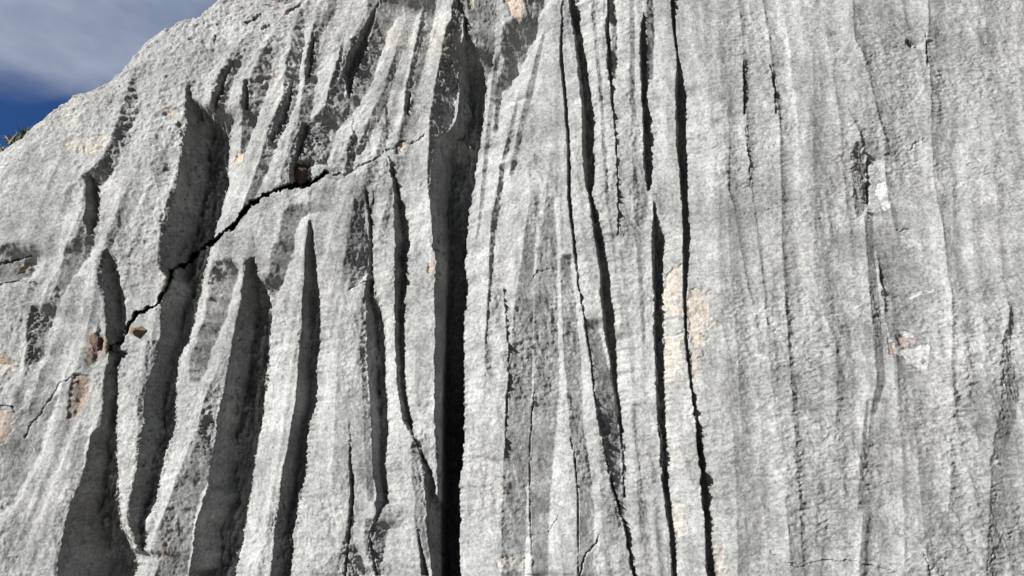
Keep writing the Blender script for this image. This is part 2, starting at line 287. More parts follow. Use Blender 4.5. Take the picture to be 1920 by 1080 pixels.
line([(820,1068,2),(860,1076,3),(937,1082,3),(1003,1083,2),(1080,1083,2)], 2)
line([(737,1000,2),(760,997,3),(853,992,2),(953,992,2),(1080,997,2)], 2)
line([(790,654,2),(870,654,5),(900,654,9),(935,655,9),(960,655,6),(1080,644,5)], 3)
line([(990,781,2),(1030,786,6),(1060,789,11),(1080,791,13)], 3)
line([(225,333,3),(255,339,4),(280,346,6),(292,352,3)], 3)
line([(1693-1617,1692,7),(82,1697,11),(88,1702,9),(92,1707,4)], 3)
line([(540,942,2),(660,953,3),(720,951,3),(860,944,3)], 2)

for f_ in fins: ridge(f_, .015, 15, 5, 20)
# diagonal joint that cuts across the fins, and hairline joints: (x, y, width)
crack_map = np.zeros((MH, MW), np.float32)
def joint(pts, depth):
    for (x1, y1, a), (x2, y2, b) in zip(pts[:-1], pts[1:]):
        L2 = (x2-x1)**2 + (y2-y1)**2; m = max(a, b) + 6
        u0 = max(int(min(x1, x2) - m) - M0U, 0); u1 = min(int(max(x1, x2) + m) - M0U, MW)
        v0 = max(int(min(y1, y2) - m) - M0V, 0); v1 = min(int(max(y1, y2) + m) - M0V, MH)
        uu = gu[v0:v1, u0:u1] + w1[v0:v1, u0:u1]*.9 + w3[v0:v1, u0:u1]*.7; vv = gv[v0:v1, u0:u1] + w2[v0:v1, u0:u1]*1.3 + w3[v0:v1, u0:u1]*.5
        t = np.clip(((uu-x1)*(x2-x1) + (vv-y1)*(y2-y1))/L2, 0, 1)
        d = np.hypot(uu - x1 - t*(x2-x1), vv - y1 - t*(y2-y1)); w = (a + (b-a)*t)/2*(.62 + .5*vnoise(gu[v0:v1, u0:u1]/13, gv[v0:v1, u0:u1]/13, 66))
        c = np.clip((w + 0.8 - d)/1.6, 0, 1)*depth
        crack_map[v0:v1, u0:u1] = np.maximum(crack_map[v0:v1, u0:u1], c)
joint([(203,657,3),(227,640,6),(240,613,9),(253,592,9),(280,580,8),(297,574,8),(312,540,6),(320,513,8),(347,500,13),(367,484,14),(397,460,10),(420,434,6),(443,420,11),(450,402,10),(467,386,14),(490,370,7),(520,356,6),(545,352,7),(580,344,14),(612,324,9)], .42)
joint([(612,326,4),(647,328,3),(673,311,3),(700,300,2.6),(723,284,3),(740,277,3),(752,265,2.5),(770,268,2),(795,253,1.6)], .018)
joint([(145,706,2),(112,720,2),(88,757,2),(60,795,2.4),(47,820,2)], .014)
joint([(1123,1003,1.5),(1120,1020,2),(1100,1042,2.4),(1088,1080,2)], .03)
joint([(1046,967,1.5),(1035,985,1.7),(1023,1002,1.4)], .02)
joint([(1433,1027,1),(1470,1050,1.6),(1493,1063,1.6),(1520,1058,1.3),(1547,1050,1.5),(1597,1053,1.5),(1640,1062,1.4),(1680,1072,1)], .012)
joint([(1730,1035,1.3),(1735,1050,1.8),(1742,1066,1.4)], .015)
joint([(460,43,3),(472,38,5),(488,31,3)], .05); joint([(490,55,2),(504,49,2)], .03); joint([(536,27,2),(548,17,4),(563,8,2)], .04)
joint([(402,80,1.5),(403,68,2.5)], .03)
joint([(1003,520,1.6),(1008,508,1.8),(1025,507,1.5),(1050,503,1.2)], .012)
joint([(1708,280,1),(1716,268,1.5),(1738,260,1)], .012); joint([(1692,313,1.5),(1703,302,1)], .012)
joint([(655,545,2),(672,533,3),(692,527,2)], .03)
joint([(1683,432,1.6),(1704,431,1.6)], .015)
joint([(200,478,2),(190,500,2)], .03)
joint([(0,497,1.5),(30,490,2),(60,479,1.5)], .03); joint([(0,535,2),(40,528,2),(70,530,1)], .03)
joint([(2,760,3),(25,762,4),(30,772,2)], .04)
joint([(700,360,1),(702,380,2)], .02)

def look(m, u, v, bad=0.0):
    iu = np.round(u - M0U).astype(int); iv = np.round(v - M0V).astype(int)
    ok = (iu >= 0) & (iu < MW) & (iv >= 0) & (iv < MH)
    return np.where(ok, m[np.clip(iv, 0, MH-1), np.clip(iu, 0, MW-1)], bad)
# ------------------------------------------------------------------ the vertices
def axis(lo, a, b, hi, st, grow):
    mid = list(np.arange(a, b + st, st)); l = []; x = a; s = st
    while x > lo: s *= grow; x -= s; l.append(x)
    r = []; x = mid[-1]; s = st
    while x < hi: s *= grow; x += s; r.append(x)
    return np.array(l[::-1] + mid + r)
STEP = 1.55
U = axis(-1300, -30, 1950, 3300, STEP, 1.035); V = axis(-900, -30, 1110, 1750, STEP, 1.035)
nu, nv = len(U), len(V)
GU, GV = np.meshgrid(U, V)
X, Y, _ = to_wall(on_wall(GU, GV))
PXM = 4.2/FPX                                    # metres per photo pixel, about

# flow coordinate: runs across the flutes, constant along them
vk = np.array([-900, 0, 360, 720, 1080, 1750.])
guides = np.array([[-900,-1000,-1050,-1150,-1300,-1500],[420,170,60,-60,-190,-420],[600,330,225,115,-20,-260],[720,470,400,310,150,-60],[860,560,425,333,257,50],[920,700,570,505,443,330],
 [960,800,700,600,545,430],[930,862,800,757,800,820],[900,870,886,871,862,850],[960,1065,1103,1150,1190,1260],[1150,1256,1277,1293,1330,1380],
 [1310,1382,1408,1440,1465,1500],[1540,1592,1623,1655,1640,1620],[1690,1732,1755,1790,1860,1960],[1900,1960,1985,2000,2050,2150],[3300,3300,3300,3300,3300,3300]], float)
A = np.empty_like(GU); av = guides[:, 2]*PXM
for j in range(nv):
    gx_ = [np.interp(V[j], vk, g) for g in guides]; gx_ = np.maximum.accumulate(np.array(gx_) + np.arange(len(gx_))*.01)
    A[j] = np.interp(U, gx_, av)

sil = [(-1300,1300),(-700,800),(-300,470),(-120,360),(0,286),(43,260),(63,237),(117,197),(143,180),(187,167),(230,137),(250,110),(277,80),(300,60),(333,47),(367,36),(376,34),(393,17),(412,0),(470,-60),(600,-190),(900,-400),(1500,-620),(2400,-760),(3400,-800)]
sxs = np.array(sil, float)
def sil_dist(uu, vv):                            # signed distance in pixels, positive on the rock
    d = np.full(uu.shape, 1e9)
    for (x1, y1), (x2, y2) in zip(sil[:-1], sil[1:]):
        t = np.clip(((uu-x1)*(x2-x1)+(vv-y1)*(y2-y1))/((x2-x1)**2+(y2-y1)**2), 0, 1)
        d = np.minimum(d, np.hypot(uu-x1-t*(x2-x1), vv-y1-t*(y2-y1)))
    return np.where(vv > np.interp(uu, sxs[:, 0], sxs[:, 1]), d, -d)
_pu, _pv = project(X, Y, np.full(X.shape, -.09))
SD = sil_dist(_pu, _pv) + 2.0*vnoise(X*14, Y*14, 71) + 1.2*vnoise(X*40, Y*40, 72)

# body of the slab: gentle swells, the shoulder that rounds away at the skyline
calm = np.clip((SD - 40)/220, 0, 1)
B = (0.05*vnoise(X*.7, Y*.6, 21) + 0.030*vnoise(A*2.6, Y*.5, 22))*calm
B += look(relief, GU, GV)
right = np.clip((GU - 1150)/250, 0, 1)
B += (0.010 - 0.0085*right)*ridged(A*5.5, Y*.45 + 7, 23, 2)*calm
B += (0.006 - .003*right)*vnoise(A*13, Y*.9, 24)*calm
B += right*.009*ridged(A*3.4 + .3, Y*.22 + 3, 25, 1) + right*.004*ridged(A*8 + .3*vnoise(X*3, Y*2, 27), Y*.5, 26, 1)
B += np.where(SD > 0, -0.09*np.exp(-np.maximum(SD, 0)/70.0) + .09, 0) - .09
B += np.where(SD < 0, -0.013*np.clip(-SD, 0, 90) - 0.0035*np.clip(-SD - 90, 0, 1e5), 0)

# the sweep: follow the sun's rays across the slab from left to right and cut each fin's shaded side below its ray
K_RAY = LZ/abs(LX); V_RAY = LY/abs(LX)
Hh = np.empty_like(B); Rr = np.empty_like(B); MK = np.zeros(B.shape, bool); WL = np.empty_like(B); RG = np.zeros_like(B)
remaining = np.full((MH,), 400.0); dist_next = np.zeros((MH, MW), np.float32)
for c in range(MW-1, -1, -1):
    on = slope_map[:, c] >= 1.5; remaining = np.where(on, 0, remaining + 1); dist_next[:, c] = np.minimum(remaining, 400)
kb = np.ones(9)/9
dist_next = np.apply_along_axis(lambda a: np.convolve(a, kb, 'same'), 0, dist_next).astype(np.float32)
rowpos = np.arange(nv, dtype=float)
dYrow = -np.gradient(Y, axis=0)                  # metres up per row
h = B[:, 0].copy(); r = h.copy() - 1.0; crest = h.copy(); wl = h.copy()
Hh[:, 0] = h; Rr[:, 0] = r; WL[:, 0] = h
for j in range(1, nu):
    dx = X[:, j] - X[:, j-1]
    src = rowpos - V_RAY*dx/dYrow[:, j]
    top = np.maximum(h, r)
    r = np.interp(src, rowpos, top) - K_RAY*dx
    pu, pv = project(X[:, j], Y[:, j], np.maximum(r, h - .4*0))
    puR, pvR = project(X[:, j], Y[:, j], r)
    was = MK[:, j-1]
    k_at = np.where(was, look(slope_map, puR, pvR), look(slope_map, pu, pv))
    k_at = np.where(SD[:, j] > 2, k_at, 0)
    dark = k_at >= 1.5
    b = B[:, j]
    rem = look(dist_next, pu, pv, 300.0)*PXM
    rate = dx/np.clip(rem*.45 + 0.008, .022, .14)
    hb = h + (b - B[:, j-1])
    hn = hb + (b - hb)*np.clip(rate, 0, .5)
    fa = (k_at > 0) & ~dark
    hn = np.where(fa, h - k_at*K_RAY*dx, hn)
    hn = np.maximum(hn, r)
    crest = np.where(dark & ~was, h, crest)
    wl = np.where(dark, np.where(was, wl - 3.0*dx, h - 3.0*dx), h)
    h = np.where(dark, r, hn)
    # keep the surface continuous up and down the flute
    dv_ = h - b; hs_ = h.copy(); mxv = np.where(fa, .33, .12)[1:-1]; hs_[1:-1] = b[1:-1] + mxv*dv_[:-2] + (1 - 2*mxv)*dv_[1:-1] + mxv*dv_[2:]
    h = np.where(dark, h, np.maximum(hs_, r))
    Hh[:, j] = h; Rr[:, j] = r; MK[:, j] = dark; WL[:, j] = wl
# floor of every shaded side, from its far edge back to the fin
F = Hh.copy(); g = F[:, -1].copy()
for j in range(nu-2, -1, -1):
    dk = MK[:, j]
    g = np.where(dk, np.minimum(g, Rr[:, j]) , Hh[:, j])
    F[:, j] = np.where(dk, g, Hh[:, j])
def blurv(a, n):
    for _ in range(n):
        b_ = a.copy(); b_[1:-1] = .25*a[:-2] + .5*a[1:-1] + .25*a[2:]; a = b_
    return a
Fb = blurv(F, 40)
depth_run = np.clip((Hh - F), 0, 1)
WL = np.where(MK, blurv(WL, 14), WL)
Fm = np.where(MK, np.minimum(Fb - .035 - .35*np.clip(Hh - Fb, 0, 1), np.minimum(blurv(Rr, 10) - .014, Rr - .002)), F)
HT = np.where(MK, np.maximum(Fm, WL), F)
# the deepest slot
pu, pv = project(X, Y, HT)
slot = np.interp(pv, [380, 520, 700, 1080, 1300], [0, .10, .30, .35, .35])*((pu > np.interp(pv, [400, 720, 1080], [846, 829, 826])) & (pu < 880) & (pu > 800) & MK)
HT = HT - slot
HT = np.where(MK, .5*HT + .5*blurv(HT, 1), HT)

# joints
pu, pv = project(X, Y, HT)
CR = look(crack_map, pu, pv)*(SD > 0)
# weathered skin
rg = look(rough_map, pu, pv); 
for _ in range(3):
    rg[1:-1, 1:-1] = (rg[1:-1, 1:-1]*2 + rg[:-2, 1:-1] + rg[2:, 1:-1] + rg[1:-1, :-2] + rg[1:-1, 2:])/6
left = 1 - right
fine_mask = np.where((GU > -150) & (GU < 2100) & (GV > -150) & (GV < 1250), 1.0, 0.2)
wx = .02*vnoise(X*11, Y*11, 81); wy = .02*vnoise(X*11 + 9, Y*11, 82)
skin = 0.0095*fbm(X*9 + Y*2.5, Y*6, 31, 4, .46)*(.5 + .5*left)
skin += 0.0020*fbm(A*26, Y*9, 35, 3, .5)*(1 - .75*right) + .0030*fbm(X*24 + Y*5, Y*30, 36, 3, .6)
skin += 0.0037*ridged((X+wx)*15 + 3, (Y+wy)*34, 39, 3, .52)*right + 0.0030*ridged((X+wx)*22 + Y*9, (Y+wy)*26, 43, 3, .55)*left
_pu, _pv = project(X, Y, HT)
edge = np.clip(1 - look(dist_next, _pu, _pv, 300.)/18, 0, 1)*(~MK)*np.clip((1000 - _pu)/150, .25, 1)*np.clip(.5 + 1.6*vnoise(X*4, Y*3, 60), 0, 1)
rg = np.maximum(rg*np.where(_pu > 1150, .55, 1), .9*edge)*(.55 + .6*np.clip(vnoise(X*7, Y*5, 61) + .4, 0, 1))
skin += rg*(-0.0055*ridged((X+wx)*34, (Y+wy)*17, 47, 3, .7) + 0.005*vnoise((X+wx)*75, (Y+wy)*36, 49) + 0.005*vnoise(X*140, Y*95, 50))
skin += MK*(.020*vnoise(A*22, Y*5, 62) + .018*vnoise(A*50, Y*16, 63) + .014*ridged(X*34, Y*20, 69, 3))
skin += 0.0009*vnoise(X*150, Y*110, 53)
skin *= .45 + .75*np.clip(.5 + 1.3*vnoise(X*2.3 + 4, Y*1.7, 64), 0, 1)
topleft = np.clip((420 - GV)/250, 0, 1)*np.clip((760 - GU)/200, 0, 1)
skin += topleft*0.007*ridged(X*14 + Y*8, Y*16 - X*6, 55, 3, .55)
HT = HT + skin*fine_mask
# the joints dip up and to the left, under the upper block
P = WO + (X - .37*CR)[..., None]*RIGHT + (Y + .48*CR)[..., None]*WU + (HT - CR)[..., None]*WN

# ------------------------------------------------------------------ stains, patches, lichen (on the rock itself)
stain = np.zeros((MH, MW, 4), np.float32)
def patch(poly, col, wgt=1.0, warp=1.5):
    xs = [p[0] for p in poly]; ys = [p[1] for p in poly]
    u0 = max(int(min(xs)) - M0U - 12, 0); u1 = min(int(max(xs)) - M0U + 13, MW); v0 = max(int(min(ys)) - M0V - 12, 0); v1 = min(int(max(ys)) - M0V + 13, MH)
    ins = inside(poly, gu[v0:v1, u0:u1] + w1[v0:v1, u0:u1]*warp, gv[v0:v1, u0:u1] + w2[v0:v1, u0:u1]*warp)
    s = stain[v0:v1, u0:u1]; s[ins] = (*col, wgt)
def spot(x, y, rx, ry, col, wgt):
    a0 = random.random()*6
    patch([(x + rx*(1+.25*math.sin(3*t+a0)+.12*math.sin(5*t))*math.cos(t), y + ry*(1+.22*math.sin(2*t+a0))*math.sin(t)) for t in [i*math.pi/8 for i in range(16)]], col, wgt, .5)
PEACH = (.66,.54,.44); BROWN = (.34,.24,.17); PINK = (.52,.41,.34); WHITE = (.68,.675,.65); GREY = (.25,.25,.245)
patch([(1243,515),(1262,492),(1280,500),(1284,600),(1281,650),(1276,705),(1250,722),(1243,650),(1241,560)], (.60,.54,.47), .8, 2.5)
spot(1263, 610, 20, 24, (.36,.37,.34), .6)
patch([(1288,540),(1338,540),(1343,600),(1320,640),(1312,690),(1295,712),(1288,620)], (.52,.47,.40), .7, 3.2)
patch([(1292,560),(1330,552),(1336,600),(1300,660)], (.60,.53,.45), .75, 3.5)
patch([(947,-10),(985,-10),(980,35),(972,40),(960,30),(948,8)], PEACH, .9)
patch([(804,489),(818,490),(818,512),(803,513)], PINK, .9)
patch([(138,702),(170,702),(165,735),(148,775),(124,792),(130,750)], (.43,.35,.29), .9)
patch([(-30,770),(30,768),(34,800),(10,832),(-30,838)], (.42,.34,.29), .85); patch([(-20,655),(30,675),(34,690),(-20,712)], (.50,.45,.40), .9); patch([(-20,650),(22,668),(30,682),(-20,680)], BROWN, .6)
patch([(35,493),(60,493),(57,518),(36,518)], (.42,.34,.24), .8); patch([(0,500),(38,490),(58,500),(56,520),(0,532)], (.34,.33,.32), .6)
patch([(36,496),(50,495),(48,514),(38,514)], (.45,.33,.20), .8)
patch([(164,625),(200,632),(203,660),(185,676),(160,684)], (.33,.25,.20), .8)
patch([(243,612),(277,612),(277,634),(246,632)], (.36,.26,.17), .8)
patch([(538,14),(556,10),(537,33),(522,35)], PEACH, .9)
patch([(738,268),(768,264),(756,288),(742,285)], (.60,.52,.42), .8)
patch([(930,345),(938,345),(930,388),(921,388)], PINK, .7)
patch([(876,-10),(892,-10),(890,18),(880,20)], (.55,.50,.40), .6)
patch([(440,283),(456,283),(451,308),(436,315)], (.55,.46,.34), .7)
patch([(120,255),(160,255),(155,285),(118,285)], (.52,.46,.38), .4); patch([(160,258),(200,250),(195,285),(160,290)], (.56,.48,.38), .4); patch([(305,200),(335,205),(330,222),(300,215)], (.52,.42,.36), .5)
patch([(510,125),(532,135),(528,160),(512,165)], (.55,.48,.44), .5)
patch([(1665,625),(1684,664),(1669,664)], (.38,.30,.25), .9, .4); patch([(1680,627),(1720,637),(1698,660),(1688,650)], (.50,.42,.37), .9, .4)
patch([(1662,612),(1690,652),(1682,660),(1664,628)], WHITE, .9, .3)
patch([(1683,658),(1712,652),(1738,640),(1740,690),(1722,698),(1702,680)], WHITE, .95); patch([(1684,622),(1700,620),(1720,636),(1700,634)], WHITE, .9, .4)
patch([(1642,343),(1672,345),(1674,372),(1672,394),(1655,388),(1637,368)], WHITE, .9, 2.2)
patch([(1610,830),(1600,850),(1588,880),(1592,900),(1604,885),(1613,850)], WHITE, .5)
patch([(1466,25),(1476,30),(1480,100),(1492,180),(1494,240),(1480,200),(1470,100)], WHITE, .25)
patch([(1685,440),(1730,455),(1728,470),(1700,465)], WHITE, .4); patch([(1700,552),(1750,540),(1755,546),(1705,562)], WHITE, .6, .5)
patch([(1255,935),(1280,940),(1290,1000),(1275,1010),(1258,980)], (.60,.55,.49), .5)
patch([(1345,1000),(1362,1020),(1366,1080),(1345,1085),(1338,1030)], (.56,.50,.43), .5); patch([(930,1045),(990,1035),(985,1070),(940,1072)], (.66,.62,.57), .5)
patch([(215,375),(228,378),(222,400),(208,398)], WHITE, .6); patch([(140,560),(152,570),(150,590),(138,585)], WHITE, .6)
patch([(349,272),(357,272),(358,286),(350,288)], WHITE, .9, .3)
patch([(383,780),(408,765),(404,800),(385,810)], (.48,.42,.37), .5); patch([(300,1010),(318,1000),(312,1045),(292,1050)], (.46,.40,.36), .4)
for x, y, rx, ry in [(1009,562,12,12),(990,572,14,12),(990,600,11,8),(1408,806,10,8),(1462,873,7,8),(1484,895,12,12),(1533,680,7,5),(1540,693,6,5),(1538,813,9,8),(1682,997,11,9),(1017,947,15,14),(1120,947,14,12),(1712,590,7,12),(1725,603,12,6),(1840,817,8,6),(1828,795,6,7),(1455,965,9,7),(1463,998,5,8),(1495,993,9,5),(880,783,12,14),(947,993,6,6),(1598,560,9,5),(1658,750,8,5),(978,983,9,5),(985,998,9,6),(1005,120,10,8),(1000,205,9,6),(1877,470,8,6),(1795,680,8,6),(1834,668,10,7),(1440,650,22,14),(1450,700,14,16),(1685,500,10,6),(1720,503,12,6),(1595,148,7,4),(1583,110,9,5),(1815,130,6,6),(1840,60,14,10),(305,310,9,7),(520,495,7,7),(1560,60,10,5),(1650,25,8,4)]:
    spot(x, y, rx, ry, GREY if ry > 6 else (.22,.22,.215), .55)
rs = random.Random(3)
for i in range(260):
    x = rs.uniform(880, 1940); y = rs.uniform(-20, 1100); s = rs.uniform(1.5, 6)
    spot(x, y, s*1.4, s, GREY if rs.random() < .6 else WHITE, rs.uniform(.15, .45))
spot(1851, 78, 6, 5, (.62,.62,.6), .7)
pu, pv = project(X, Y, HT)
iu = np.clip(np.round(pu - M0U).astype(int), 0, MW-1); iv = np.clip(np.round(pv - M0V).astype(int), 0, MH-1)
ok = (pu > M0U) & (pu < M0U + MW) & (pv > M0V) & (pv < M0V + MH)
col = stain[iv, iu]; col[~ok | (SD < -3)] = 0
for _ in range(3):
    a = col[..., 3]; b_ = a.copy(); b_[1:-1, 1:-1] = (a[1:-1, 1:-1]*2 + a[:-2, 1:-1] + a[2:, 1:-1] + a[1:-1, :-2] + a[1:-1, 2:])/6; col[..., 3] = np.minimum(b_, 1)
col[..., 3] = np.clip(col[..., 3]*(1.05 + .9*fbm(X*16, Y*16, 68, 3, .6)), 0, 1)
HT = HT - .008*smooth(np.clip(col[..., 3]*1.6 - .3, 0, 1))*(col[..., 0] > .37)*(col[..., 0] - col[..., 2] > .05)
P = WO + (X - .37*CR)[..., None]*RIGHT + (Y + .48*CR)[..., None]*WU + (HT - CR)[..., None]*WN

def grid_mesh(name, P, drop=None):
    nvv, nuu = P.shape[:2]
    me = bpy.data.meshes.new(name)
    idx = np.arange(nvv*nuu, dtype=np.int32).reshape(nvv, nuu)
    q = np.stack([idx[1:, :-1], idx[1:, 1:], idx[:-1, 1:], idx[:-1, :-1]], -1).reshape(-1, 4)
    if drop is not None:
        q = q[~drop[:-1, :-1].reshape(-1)]
    me.vertices.add(nvv*nuu); me.vertices.foreach_set('co', P.astype(np.float32).reshape(-1))
    me.loops.add(q.size); me.loops.foreach_set('vertex_index', q.reshape(-1))
    me.polygons.add(len(q)); me.polygons.foreach_set('loop_start', np.arange(0, q.size, 4, dtype=np.int32))
    me.update(calc_edges=True); me.polygons.foreach_set('use_smooth', np.ones(len(q), bool)); me.update()
    return me

# ------------------------------------------------------------------ materials
def rock_material(name, tint=(1, 1, 1), use_stain=True):
    m = bpy.data.materials.new(name); m.use_nodes = True; t = m.node_tree; t.nodes.clear(); n = t.nodes.new; l = t.links.new
    o = n('ShaderNodeOutputMaterial'); p = n('ShaderNodeBsdfPrincipled'); p.inputs['Roughness'].default_value = .92; p.inputs['Specular IOR Level'].default_value = .25
    g = n('ShaderNodeNewGeometry')
    def noise(scale, det, ro, stretch=None):
        x = n('ShaderNodeTexNoise'); x.inputs['Scale'].default_value = scale; x.inputs['Detail'].default_value = det; x.inputs['Roughness'].default_value = ro
        if stretch:
            mpn = n('ShaderNodeMapping'); mpn.inputs['Scale'].default_value = stretch; l(g.outputs['Position'], mpn.inputs['Vector']); l(mpn.outputs[0], x.inputs['Vector'])
        else: l(g.outputs['Position'], x.inputs['Vector'])
        return x
    def ramp(fac, *els):
        r_ = n('ShaderNodeValToRGB'); e = r_.color_ramp.elements
        e[0].position, e[0].color = els[0]; e[1].position, e[1].color = els[-1]
        for q in els[1:-1]: k_ = e.new(q[0]); k_.color = q[1]
        l(fac, r_.inputs['Fac']); return r_
    def mix(mode, f, a, b):
        x = n('ShaderNodeMixRGB'); x.blend_type = mode
        if isinstance(f, float): x.inputs['Fac'].default_value = f
        else: l(f, x.inputs['Fac'])
        for i, s in ((1, a), (2, b)):
            if isinstance(s, tuple): x.inputs[i].default_value = s
            else: l(s, x.inputs[i])
        return x
    c1 = ramp(noise(2.6, 9, .62).outputs['Fac'], (.34, (.31, .312, .31, 1)), (.49, (.40, .402, .397, 1)), (.64, (.49, .49, .483, 1)))
    c2 = ramp(noise(11, 8, .7).outputs['Fac'], (.32, (.70, .70, .70, 1)), (.5, (1, 1, 1, 1)), (.64, (1.26, 1.26, 1.24, 1)))
    a = mix('MULTIPLY', .85, c1.outputs[0], c2.outputs[0])
    c3 = ramp(noise(60, 6, .75).outputs['Fac'], (.38, (.62, .62, .62, 1)), (.5, (1, 1, 1, 1)), (.62, (1.34, 1.34, 1.32, 1)))
    a = mix('MULTIPLY', .8, a.outputs[0], c3.outputs[0])
    # bright flecks where the crust is fresh, lying across the rills
    c6 = ramp(noise(34, 7, .72, (1.0, 1.0, 2.3)).outputs['Fac'], (.555, (0, 0, 0, 1)), (.64, (1, 1, 1, 1)))
    a = mix('MIX', mix('MULTIPLY', 1.0, c6.outputs[0], (.55, .55, .55, 1)).outputs[0], a.outputs[0], (.62, .62, .60, 1))
    c7 = ramp(noise(22, 7, .7, (1.0, 1.0, 1.6)).outputs['Fac'], (.33, (.60, .60, .60, 1)), (.43, (1, 1, 1, 1)))
    a = mix('MULTIPLY', .85, a.outputs[0], c7.outputs[0])
    # washed streaks along the rills
    c4 = ramp(noise(7, 8, .66, (2.6, 2.6, .30)).outputs['Fac'], (.35, (.83, .83, .835, 1)), (.65, (1.13, 1.13, 1.12, 1)))
    a = mix('MULTIPLY', .8, a.outputs[0], c4.outputs[0])
    # faint warm tint here and there
    c5 = ramp(noise(1.7, 5, .6).outputs['Fac'], (.55, (1, 1, 1, 1)), (.75, (1.05, 1.0, .93, 1)))
    a = mix('MULTIPLY', 1.0, a.outputs[0], c5.outputs[0])
    # sparse lichen specks
    v = n('ShaderNodeTexVoronoi'); v.inputs['Scale'].default_value = 26; l(g.outputs['Position'], v.inputs['Vector'])
    vm = ramp(v.outputs['Distance'], (.12, (.62, .62, .62, 1)), (.2, (1, 1, 1, 1)))
    gate = ramp(noise(3.1, 3, .5).outputs['Fac'], (.56, (0, 0, 0, 1)), (.62, (1, 1, 1, 1)))
    a = mix('MULTIPLY', gate.outputs[0], a.outputs[0], vm.outputs[0])
    if use_stain:
        at = n('ShaderNodeAttribute'); at.attribute_name = 'stain'
        sm = mix('MULTIPLY', .75, at.outputs['Color'], c3.outputs[0])
        a = mix('MIX', at.outputs['Alpha'], a.outputs[0], sm.outputs[0])
    a = mix('MULTIPLY', 1.0, a.outputs[0], (tint[0]*.765, tint[1]*.775, tint[2]*.79, 1))
    l(a.outputs[0], p.inputs['Base Color'])
    b1 = n('ShaderNodeBump'); b1.inputs['Strength'].default_value = .7; b1.inputs['Distance'].default_value = .009
    l(noise(85, 6, .72).outputs['Fac'], b1.inputs['Height'])
    b2 = n('ShaderNodeBump'); b2.inputs['Strength'].default_value = .6; b2.inputs['Distance'].default_value = .008
    mu = noise(190, 4, .7); hm = n('ShaderNodeMath'); hm.operation = 'MULTIPLY'; l(mu.outputs['Fac'], hm.inputs[0])
    l(ramp(noise(2.4, 4, .6).outputs['Fac'], (.4, (.25, .25, .25, 1)), (.6, (1.2, 1.2, 1.2, 1))).outputs[0], hm.inputs[1]); l(hm.outputs[0], b2.inputs['Height']); l(b1.outputs[0], b2.inputs['Normal'])
    l(b2.outputs[0], p.inputs['Normal']); l(p.outputs[0], o.inputs['Surface'])
    return m
def plain(name, c1, c2, scale=20):
    m = bpy.data.materials.new(name); m.use_nodes = True; t = m.node_tree; p = t.nodes['Principled BSDF']; p.inputs['Roughness'].default_value = .7
    x = t.nodes.new('ShaderNodeTexNoise'); x.inputs['Scale'].default_value = scale; x.inputs['Detail'].default_value = 5
    g = t.nodes.new('ShaderNodeNewGeometry'); t.links.new(g.outputs['Position'], x.inputs['Vector'])
    r_ = t.nodes.new('ShaderNodeValToRGB'); r_.color_ramp.elements[0].position = .35; r_.color_ramp.elements[1].position = .65
    r_.color_ramp.elements[0].color = (*c1, 1); r_.color_ramp.elements[1].color = (*c2, 1)
    t.links.new(x.outputs['Fac'], r_.inputs['Fac']); t.links.new(r_.outputs[0], p.inputs['Base Color'])
    return m
ROCK = rock_material('limestone')

me = grid_mesh('cliff', P, drop=(SD < -420))
ca = me.color_attributes.new('stain', 'FLOAT_COLOR', 'POINT'); ca.data.foreach_set('color', col.astype(np.float32).reshape(-1))
me.materials.append(ROCK)
cliff = bpy.data.objects.new('cliff', me); C.objects.link(cliff)
tag(cliff, 'pale grey limestone cliff with sharp vertical flutes and black clefts, cut by a diagonal crack', kind='structure')

# ------------------------------------------------------------------ ground at the foot of the slab
gm = 60
gxs = np.concatenate([-np.geomspace(600, 4, 30), np.linspace(-3.5, 3.5, 30), np.geomspace(4, 600, 30)])
GX, GY = np.meshgrid(gxs, gxs)
GP = np.stack([GX, GY, .05*vnoise(GX*.6, GY*.6, 90) + .25*vnoise(GX*.11, GY*.11, 91)*np.clip(np.hypot(GX, GY)/8, 0, 1)], -1)[::-1]
gme = grid_mesh('ground', GP); gme.materials.append(plain('dry_ground', (.06, .055, .04), (.12, .11, .085), 3))
gnd = bpy.data.objects.new('ground', gme); C.objects.link(gnd); tag(gnd, 'stony dry ground at the foot of the limestone cliff', kind='structure')

